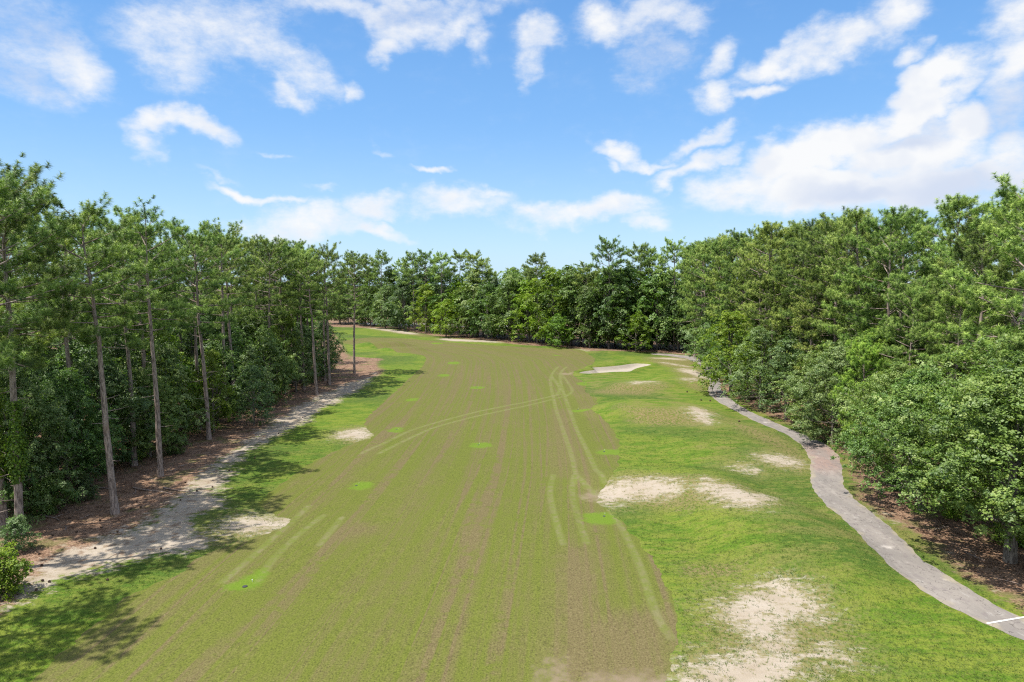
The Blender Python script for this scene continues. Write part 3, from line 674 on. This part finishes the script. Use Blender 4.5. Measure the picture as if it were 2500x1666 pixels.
for i, (x, y, h) in enumerate([(39, 121, 12), (40, 129, 12.5), (40.5, 137, 13), (41.5, 145, 13)]):
    plant('broadleaf_tree', BL[(i * 2) % 5], x, y, h, '%s leafy tree of the right wood beyond the overhanging bright one' % ['first', 'second', 'third', 'fourth'][i], GRL)
plant('pine_tree', PD[0], 37.5, 50.5, 25.5, 'tallest pine at the right edge, broad crown full of needles', GRP)
plant('pine_tree', PD[2], 33.8, 45.0, 14, 'pine filling the right edge above the nearest leafy tree', GRP)
rr2 = [plant('pine_tree', PD[i % 4], 40 + J(1.2) + (1.5 if i == 1 else 0), 58 + i * 6.6 + J(1.2), 25.8 + J(1.0) - (3.5 if i == 1 else 1.5 if i == 0 else 0), '', GRP) for i in range(15)]
auto(rr2, 'dense pine of the right wood\'s front row, %s from its far end')
rr1 = [plant('pine_tree', PD[(i + 1) % 4], x, y, h, '', GRP) for i, (x, y, h) in enumerate([(37.5, 64, 18), (38, 75, 19), (38.3, 87, 17.5), (38.5, 101, 18.5), (40, 117, 19)])]
auto(rr1, 'shorter pine low in front of the right wood, %s from its far end')
rr3 = [plant('pine_tree', PD[(i * 3 + 1) % 4], 47.5 + J(2), 60 + i * 7.2 + J(2), 26.5 + J(1.2), 'pine top showing behind the front row of the right wood', GRP) for i in range(13)]
rr4 = [plant('pine_tree', PT[(i * 3 + 1) % 5], 57 + J(3), 78 + i * 9 + J(2), 26 + J(1.5), 'pine top showing behind the front row of the right wood', GRP) for i in range(9)]
for i in range(12):
    plant('broadleaf_tree', BL[i % 5], 43.5 + J(1.2), 52 + i * 8 + J(2), 13 + J(1.5), 'leafy tree in the shade deep inside the right wood', GRL)

for i in range(12):
    plant('broadleaf_tree', BF[i % 3], 64 + (i % 2) * 9 + J(3), 74 + i * 9 + J(3), 19 + J(1.5), 'leafy tree in the shade deep inside the right wood', GRL)

for u, v, h, k, l in [(2475, 1330, 1.8, 0, 'small bright shrub at the right edge behind the pale trunk'), (2330, 1265, 1.3, 0, 'low yellow-green shrub under the boughs of the nearest big tree'), (2185, 1195, 1.4, 1, 'low shrub on the straw under the second leafy tree'), (2090, 1110, 1.5, 2, 'grey-green shrub by the bend of the path')]:
    plantpx('shrub', SH[k], u, v, h, l, cat='shrub', group='shrubs under the right wood')

# ------------------------------------------------------------------ far wood
GFP, GFL = 'pines above the far wood', 'leafy trees of the far wood'
def far_h(top, y): return CAM_H - (top - 681) * y / F
front = [(850,797,715,1),(893,800,705,2),(940,807,690,5),(988,812,672,5),(1040,819,690,4),(1140,829,700,0),(1192,834,690,2),(1243,840,675,0),(1292,844,680,4),(1345,849,652,4),(1392,852,645,2),(1440,855,690,0),(1486,858,655,1),(1530,860,648,2),(1604,864,655,0),(1655,868,700,5),(1700,870,690,5)]
fr = []
for u, v, top, k in front:
    x, y = at(u, v); x *= (y + 9) / y; y += 9
    fr.append(plant('broadleaf_tree', BF[k], x, y, far_h(top, y), '', GFL))
auto(fr, 'leafy tree in the front row of the far wood, %s from its left end')
x, y = at(1088, 824); plant('broadleaf_tree', BF[3], x, y + 1.5, 11.5, 'small light green tree standing out in front of the far wood', GFL)
x, y = at(1555, 863); plant('broadleaf_tree', BF[3], x, y + 1.5, 9.5, 'low yellow-green tree in front of the far wood near the path end', GFL)
x, y = at(1365, 852); plant('broadleaf_tree', BF[3], x, y + 1, 8.5, 'low leafy tree at the foot of the far wood above the mound', GFL)
def far_line(u):
    P = [(780, 800), (870, 799), (960, 807), (1060, 822), (1240, 840), (1440, 856), (1600, 866), (1760, 880)]
    v = float(np.interp(u, [p[0] for p in P], [p[1] for p in P])); return at(u, v)
b2 = []
for i, u in enumerate(range(830, 1740, 42)):
    x, y = far_line(u); q = (y + 18 + J(2)) / y
    b2.append(plant('broadleaf_tree', BF[(0, 1, 4, 2, 5)[i % 5]], x * q, y * q, far_h(660 + J(9), y * q), 'leafy crown rising behind the front row of the far wood', GFL))
PX = [(905,625,0,12),(932,607,2,14),(985,628,0,18),(1012,610,2,10),(1042,605,2,12),(1078,611,0,12),(1120,606,1,16),(1156,609,1,17),(1180,626,0,20),(1312,614,0,10),(1430,634,2,14),(1487,573,2,8),(1560,590,0,16),(1592,600,2,16),(1645,578,2,12),(1690,592,0,14),(1730,575,2,10),(865,612,2,20),(1395,655,0,22),(1250,650,2,26)]
LB = {1120: 'slender pine, left of a close pair, standing clear above the far wood', 1156: 'slender pine, right of a close pair, standing clear above the far wood', 1312: 'lone pine with a long side bough above the middle of the far wood',
      1487: 'biggest round-topped pine standing clear above the far wood', 932: 'round pine crown above the far wood just past the left wood'}
fp = []
for u, top, k, back in PX:
    x, y = far_line(u); q = (y + back) / y
    o = plant('pine_tree', PF[k], x * q, y * q, far_h(top, y * q), LB.get(u, ''), GFP)
    if u not in LB: fp.append(o)
auto(fp, 'pine crown above the far wood outside the slender pair, %s from the left')
b3 = []
for i, u in enumerate(range(850, 1760, 50)):
    x, y = far_line(u); q = (y + 32 + J(4)) / y
    b3.append(plant('pine_tree', PD[i % 4], x * q, y * q, far_h(655 + J(8), y * q), 'pine in the rearmost rows of the far wood', GFP, wide=1.15))

# ------------------------------------------------------------------ small things on the grass
def lathe(profile, n=12):
    a = np.linspace(0, 2 * math.pi, n, endpoint=False); V = np.array([(r_ * math.cos(t), r_ * math.sin(t), z) for r_, z in profile for t in a])
    i = np.arange(len(profile) - 1)[:, None] * n; j = np.arange(n)[None]; j2 = (j + 1) % n
    return V, np.stack([i + j, i + j2, i + n + j2, i + n + j], -1).reshape(-1, 4)
lid_v, lid_f = lathe([(.001, .05), (.15, .05), (.16, .04), (.165, .045), (.20, .045), (.21, .0)], 20)
lid_me = mesh_from('lid', lid_v, [(4, lid_f)], M['black'])
post_v, post_f = lathe([(.03, 0), (.03, .26), (.055, .27), (.06, .31), (.04, .34), (.001, .345)], 10)
post_me = mesh_from('marker', post_v, [(4, post_f)], M['white'])
HEADS = [(598, 1433, 'sprinkler lid with white marker in the nearest green patch, lower left of the fairway'), (870, 1186, 'sprinkler lid with white marker in the green patch left of the middle fairway'), (1475, 1261, 'sprinkler lid in the green patch below the right bare sand'),
    (968, 1050, 'sprinkler lid with white marker by the small left-hand sand patch'), (1168, 1087, 'sprinkler lid in the wide green patch at the middle of the fairway'), (1475, 1103, 'sprinkler lid in the green strip at the right fairway bulge'),
    (1411, 1001, 'sprinkler lid at the tip of green left of the dry mound'), (1426, 936, 'sprinkler lid on the green tip below the bunker'), (1165, 947, 'sprinkler lid in the narrow green patch far down the fairway')]
for u, v, l in HEADS:
    x, y = at(u, v); o = empty('sprinkler_head', (x, y, hz(x, y) + .005), s=.7 if v > 1400 else .5); link('lid', lid_me, o)
    p = link('marker_post', post_me, o); p.location = (.25, .9, 0); p.scale = (.6,) * 3; tag(o, l, 'sprinkler', 'sprinkler heads along the fairway')
cv, cf = lathe([(.001, 0), (.05, .01), (.085, .05), (.075, .055), (.10, .09), (.085, .095), (.095, .13), (.075, .135), (.075, .17), (.05, .175), (.045, .2), (.001, .215)], 11)
cone_me = mesh_from('pine_cone', cv, [(4, cf)], M['cone'])
CP = [(107,1420),(118,1422),(259,1418),(390,1342),(87,1442),(247,1272),(128,1310),(166,1268),(92,1355),(104,1381),(60,1404),(42,1424),(250,1290),(345,1241),(335,1225),(440,1222),(318,1245),(290,1300),(190,1300),(70,1390),(560,1150),(620,1120),(480,1200),(230,1340),(520,1190),(680,1060),(740,1020),(450,1180)]
for u, v in CP:
    x, y = at(u, v); o = link('pine_cone', cone_me); o.location = (x, y, hz(x, y) + .05); o.rotation_euler = (R(80), 0, rng.uniform(0, 6.28)); o.scale = (.78,) * 3
    tag(o, 'dark pine cone lying on the sand and straw left of the fairway', 'pine cone', 'pine cones by the left wood')
for u, v in [(1731,959),(1750,962),(1745,971),(1736,980),(1712,978),(1676,958),(1807,1031)]:
    x, y = at(u, v); o = link('pine_cone', cone_me); o.location = (x, y, hz(x, y) + .07); o.rotation_euler = (R(80), 0, rng.uniform(0, 6.28)); o.scale = (1.3,) * 3
    tag(o, 'dark pine cone lying on or beside the far bend of the cart path', 'pine cone', 'pine cones by the cart path')
for i, (u, v, L_, a_, l) in enumerate([(372, 1200, 4.5, -25, 'fallen branch on the straw beside the straight pale trunk'), (440, 1200, 4.0, -28, 'fallen branch on the straw edge right of the straight pale trunk'), (250, 1193, 3.0, -32, 'fallen branch on the straw left of the leaning trunk'), (120, 1264, 3, -35, 'fallen branch on the straw near the vine-covered trunks')]):
    x, y = at(u, v); c_, s_ = math.cos(R(a_)), math.sin(R(a_)); q = np.linspace(-.5, .5, 7)
    pth = np.stack([x + c_ * L_ * q - s_ * .15 * np.sin(q * 5), y + s_ * L_ * q + c_ * .15 * np.sin(q * 5), np.full(7, hz(x, y) + .05)], 1)
    v_, f_ = join([tube(pth, np.linspace(.07, .03, 7), 6), tube([pth[4], pth[4] + [.3, .35, .1], pth[4] + [.7, .6, .12]], [.03, .02, .01], 5)])
    tag(link('fallen_branch', mesh_from('fallen_branch', v_, [(4, f_)], M['bark'], None, True)), l, 'branch', 'fallen branches on the straw')

for i, (u, v) in enumerate([(160,1290),(210,1262),(300,1240),(330,1200),(420,1150),(455,1135),(520,1110),(585,1075),(640,1040),(2300,1290),(2380,1360),(2240,1240),(2460,1420)]):
    x, y = at(u, v); a_ = rng.uniform(0, 3.1); L_ = rng.uniform(.8, 2.0); q = np.linspace(-.5, .5, 5); c_, s_ = math.cos(a_), math.sin(a_)
    pth = np.stack([x + c_ * L_ * q - s_ * .1 * np.sin(q * 6), y + s_ * L_ * q + c_ * .1 * np.sin(q * 6), np.full(5, hz(x, y) + .03)], 1)
    v_, f_ = join([tube(pth, np.linspace(.035, .015, 5), 5), tube([pth[2], pth[2] + [.2, .22, .06], pth[2] + [.4, .3, .05]], [.018, .012, .006], 4)])
    sd_l = 'left' if u < 1250 else 'right'
    tag(link('fallen_stick', mesh_from('fallen_stick', v_, [(4, f_)], M['bark'], None, True)), 'thin fallen stick on the pine straw under the %s wood' % sd_l, 'stick', 'fallen sticks under the %s wood' % sd_l)

# longer grass standing in the rough, thinning over the bare sand
gr_ = rs(5); N_ = 60000
yy = 26 + 52 * gr_.rand(N_) ** 1.5; xx = gr_.uniform(-1, 1, N_) * (yy * .78 + 2)
ok = (sdf_poly(xx, yy, FAIR) > .15) & (sdf_poly(xx, yy, PATHP) > .12) & (xx > -27)
for p in STRAW: ok &= sdf_poly(xx, yy, p) > .6
ok &= many(xx, yy, TRACK_PX) > .3
ok &= (many(xx, yy, SAND_PX) > gr_.uniform(-1.6, 1.2, N_))
xx, yy = xx[ok], yy[ok]; n_ = len(xx); zz = height(xx, yy)
B = np.repeat(np.stack([xx, yy, zz], 1), 5, 0) + gr_.randn(n_ * 5, 3) * [.05, .05, 0]
dv = unit(np.stack([gr_.randn(n_ * 5), gr_.randn(n_ * 5), gr_.uniform(.5, 1.6, n_ * 5)], 1)) * gr_.uniform(.07, .17, n_ * 5)[:, None]
sv = unit(np.cross(dv, gr_.randn(n_ * 5, 3))) * .011
V = np.stack([B - sv, B + sv, B + dv], 1).reshape(-1, 3)
up = np.tile([0, 0, 1.], (len(V), 1))
M['blade'] = mat_leaf('grass_blades', (.032, .058, .008), (.060, .092, .012), (.105, .120, .028), .3, rough=.7, spec=.15)
tag(link('grass', mesh_from('grass', V, [(3, np.arange(len(V)).reshape(-1, 3))], M['blade'], dict(tint=np.repeat(gr_.uniform(0, 1, n_), 15), cn=up))), 'tufts of longer green grass standing in the rough', 'grass', kind='stuff')

# ------------------------------------------------------------------ light and sky
SUN_EL, SUN_AZ = R(65), math.atan2(-.965, -.24)      # azimuth from +Y towards +X
sd_ = Vector((math.sin(SUN_AZ) * math.cos(SUN_EL), math.cos(SUN_AZ) * math.cos(SUN_EL), math.sin(SUN_EL)))
ld = bpy.data.lights.new('sun', 'SUN'); ld.energy = 3.7; ld.angle = R(.55); ld.color = (1, .955, .88)
lo = bpy.data.objects.new('sun', ld); col.objects.link(lo); lo.rotation_euler = (-sd_).to_track_quat('-Z', 'Y').to_euler(); lo.location = (-60, 20, 120)
w = bpy.data.worlds.new('World'); sc.world = w; w.use_nodes = True
t = NT(w.node_tree); t.n.clear(); wo = t.node('ShaderNodeOutputWorld'); bg = t.node('ShaderNodeBackground'); t.l.new(bg.outputs[0], wo.inputs[0])
sky = t.node('ShaderNodeTexSky'); sky.sky_type = 'NISHITA'; sky.sun_disc = False; sky.sun_elevation = SUN_EL; sky.sun_rotation = SUN_AZ % (2 * math.pi)
sky.air_density = 1.0; sky.dust_density = .3; sky.ozone_density = 2.5
SKY = .15
tc = t.node('ShaderNodeTexCoord').outputs['Generated']
nrm = t.node('ShaderNodeVectorMath', operation='NORMALIZE'); t.l.new(tc, nrm.inputs[0])
sx = t.node('ShaderNodeSeparateXYZ'); t.l.new(nrm.outputs[0], sx.inputs[0])
az = t.math('ARCTAN2', sx.outputs[0], sx.outputs[1]); el = t.math('ARCSINE', sx.outputs[2])
cvec = t.xyz(az, t.math('MULTIPLY', el, 1.25))
def nvec(v, scale, amp, det):
    n = t.node('ShaderNodeTexNoise'); t.put(n.inputs['Vector'], v); n.inputs['Scale'].default_value = scale; n.inputs['Detail'].default_value = det
    s_ = t.node('ShaderNodeVectorMath', operation='SUBTRACT'); t.l.new(n.outputs['Color'], s_.inputs[0]); s_.inputs[1].default_value = (.5, .5, .5)
    return t.vmul(s_.outputs[0], (amp, amp, 0))
def vadd(a, b):
    n = t.node('ShaderNodeVectorMath', operation='ADD'); t.l.new(a, n.inputs[0]); t.l.new(b, n.inputs[1]); return n.outputs[0]
av = t.xyz(az, el); wv = vadd(vadd(av, nvec(cvec, 9, .085, 3)), nvec(cvec, 34, .03, 4))
CLOUDS = [  # centre x, y, half width, half height, tilt, strength (surveyed on the photo, in its 2353 wide scale)
    (60,60,120,90,0,.6),(160,120,95,55,-35,.9),(50,165,130,55,0,.5),(450,60,160,100,0,.62),(600,130,160,60,-15,.62),(700,150,90,38,-20,.7),(410,130,80,75,0,.6),(803,190,22,32,0,.7),(670,212,45,22,-20,.7),(540,40,140,60,0,.55),
    (900,12,240,32,0,.8),(965,45,85,50,0,.85),(905,98,38,30,20,.8),(1050,55,70,28,20,.7),(375,275,80,26,5,.95),(455,278,75,26,-15,.95),(335,330,40,55,0,.85),(993,390,42,9,0,.8),
    (560,437,90,13,-15,.85),(640,458,60,12,-5,.8),(700,505,125,36,0,.8),(610,515,90,28,0,.7),(860,478,62,24,0,.85),(875,527,75,16,-8,.85),(1060,470,125,38,0,.8),(1130,448,60,18,0,.75),(1230,490,60,30,0,.9),(1350,492,150,30,6,.9),(1440,465,70,22,10,.85),(1480,508,60,20,0,.7),
    (1390,38,75,48,25,.95),(1480,22,110,40,0,.8),(1500,120,80,70,0,.5),(1235,98,46,38,20,.75),(1215,160,32,40,0,.6),(1100,95,35,35,0,.5),(1635,130,34,60,-25,.75),(1635,222,44,36,0,.9),(1740,208,72,18,8,.85),(1690,190,50,20,0,.5),(1770,140,95,28,15,.85),(1900,105,100,42,20,.8),(2060,28,75,55,20,.9),(1960,85,80,42,15,.8),
    (2110,125,32,26,0,.75),(2310,60,80,60,0,.85),(2320,140,70,50,0,.9),(2330,225,70,70,0,.75),(2155,195,90,42,25,1.35),(2090,250,95,40,15,1.35),(2230,270,70,50,0,1.35),(1950,315,135,46,18,1.35),(2100,340,170,70,0,1.35),(1830,375,125,50,20,1.35),(1720,440,125,46,8,1.05),(1900,440,220,55,0,1.35),(2080,430,230,60,0,1.3),(2290,400,100,50,15,1.0),(2335,320,60,70,0,.9),
    (1425,342,58,24,-25,.9),(1505,368,75,14,0,.85),(1600,330,78,20,12,.9),(1400,372,20,22,0,.6),(1600,385,85,22,14,.95),(1545,412,40,16,25,.8),(640,350,40,10,-10,.5),(870,345,30,10,-20,.45),(500,395,60,10,-8,.4),(750,440,40,10,0,.5)]
dens = None
for cx, cy, rx, ry, tilt, wgt in CLOUDS:
    d = ray(cx * 1.0625, cy * 1.0625); L_ = math.sqrt(sum(q * q for q in d)); a_, e_ = math.atan2(d[0], d[1]), math.asin(d[2] / L_)
    k = 1.0625 / F * math.cos(a_)
    mp = t.node('ShaderNodeMapping', vector_type='TEXTURE'); t.l.new(wv, mp.inputs['Vector'])
    mp.inputs['Location'].default_value = (a_, e_, 0); mp.inputs['Rotation'].default_value = (0, 0, R(tilt)); mp.inputs['Scale'].default_value = (rx * k * math.cos(a_) * 1.02, ry * k, 1)
    ln = t.node('ShaderNodeVectorMath', operation='LENGTH'); t.l.new(mp.outputs[0], ln.inputs[0])
    b_ = t.step(ln.outputs['Value'], 1.75, .05, 0, wgt)
    dens = b_ if dens is None else t.math('SMOOTH_MAX', dens, b_, .12)
f1 = t.noise(t.vmul(cvec, (1, 1.5, 1)), 11, 8, .66); f2 = t.noise(t.vmul(cvec, (1, 1.3, 1)), 38, 6, .65)
dd = t.math('ADD', dens, t.math('ADD', t.math('MULTIPLY', t.math('SUBTRACT', f1, .5), 1.25), t.math('MULTIPLY', t.math('SUBTRACT', f2, .5), .6)))
gate = t.step(dens, .0, .3)
alpha = t.math('MULTIPLY', t.step(dd, .06, 1.06, 0, .98), gate)
# cloud colour: sunlit white, blue-grey in the thick parts seen from below
rel = t.step(t.noise(cvec, 7, 4, .6), .46, .60, 0, .28)
greys = None
for cx, cy, rx, ry in [(2180,440,190,60), (1960,455,120,30), (2100,300,70,22), (1510,130,80,60), (70,45,130,45), (30,165,90,40), (2330,240,60,60), (950,20,80,20)]:
    d = ray(cx * 1.0625, cy * 1.0625); L_ = math.sqrt(sum(q * q for q in d)); a_, e_ = math.atan2(d[0], d[1]), math.asin(d[2] / L_)
    k = 1.0625 / F * math.cos(a_)
    mp = t.node('ShaderNodeMapping', vector_type='TEXTURE'); t.l.new(wv, mp.inputs['Vector'])
    mp.inputs['Location'].default_value = (a_, e_, 0); mp.inputs['Scale'].default_value = (rx * k, ry * k, 1)
    ln = t.node('ShaderNodeVectorMath', operation='LENGTH'); t.l.new(mp.outputs[0], ln.inputs[0])
    b_ = t.step(ln.outputs['Value'], 1.7, .1, 0, .8)
    greys = b_ if greys is None else t.math('MAXIMUM', greys, b_)
under = t.math('MAXIMUM', t.math('MULTIPLY', rel, t.step(dd, .35, 1.0)), greys)
cc = t.mix(under, (.330, .333, .337), (.205, .236, .300))
mulc = t.vmul(sky.outputs[0], (SKY, SKY, SKY))
lowc = t.mix(t.step(el, .0, .24), (.140, .222, .308), (.062, .148, .286))
lowc = t.mix(t.step(el, .16, .50), lowc, (.030, .096, .230))
hz_ = t.mix(t.step(el, .85, .45, 0, .9), mulc, lowc)
fill_sky = t.math('MAXIMUM', t.step(el, .55, .8), t.math('MULTIPLY', t.step(t.math('ABSOLUTE', az), .9, 1.3), t.step(el, .0, .15)))
fin = t.mix(alpha, hz_, cc)
fin = t.mix(t.math('MULTIPLY', fill_sky, t.step(t.noise(nrm.outputs[0], 2.6, 6, .6), .42, .60)), fin, (.56, .57, .59))  # unseen bright clouds overhead and behind the camera, added to fill the shade
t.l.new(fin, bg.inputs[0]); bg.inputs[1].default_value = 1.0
w.cycles.sampling_method = 'MANUAL'; w.cycles.sample_map_resolution = 512

sc.view_settings.view_transform = 'Standard'; sc.view_settings.look = 'None'; sc.view_settings.gamma = 1
sc.view_settings.exposure = 1.55
cy_ = sc.cycles
cy_.use_denoising = False; cy_.filter_width = 1.2
cy_.max_bounces = 6; cy_.diffuse_bounces = 3; cy_.glossy_bounces = 2; cy_.transmission_bounces = 4; cy_.transparent_max_bounces = 4
cy_.caustics_reflective = False; cy_.caustics_refractive = False
print('TUFTS', [p['n'] for p in PT + PD + PF + PY], 'trees', len(TREES))
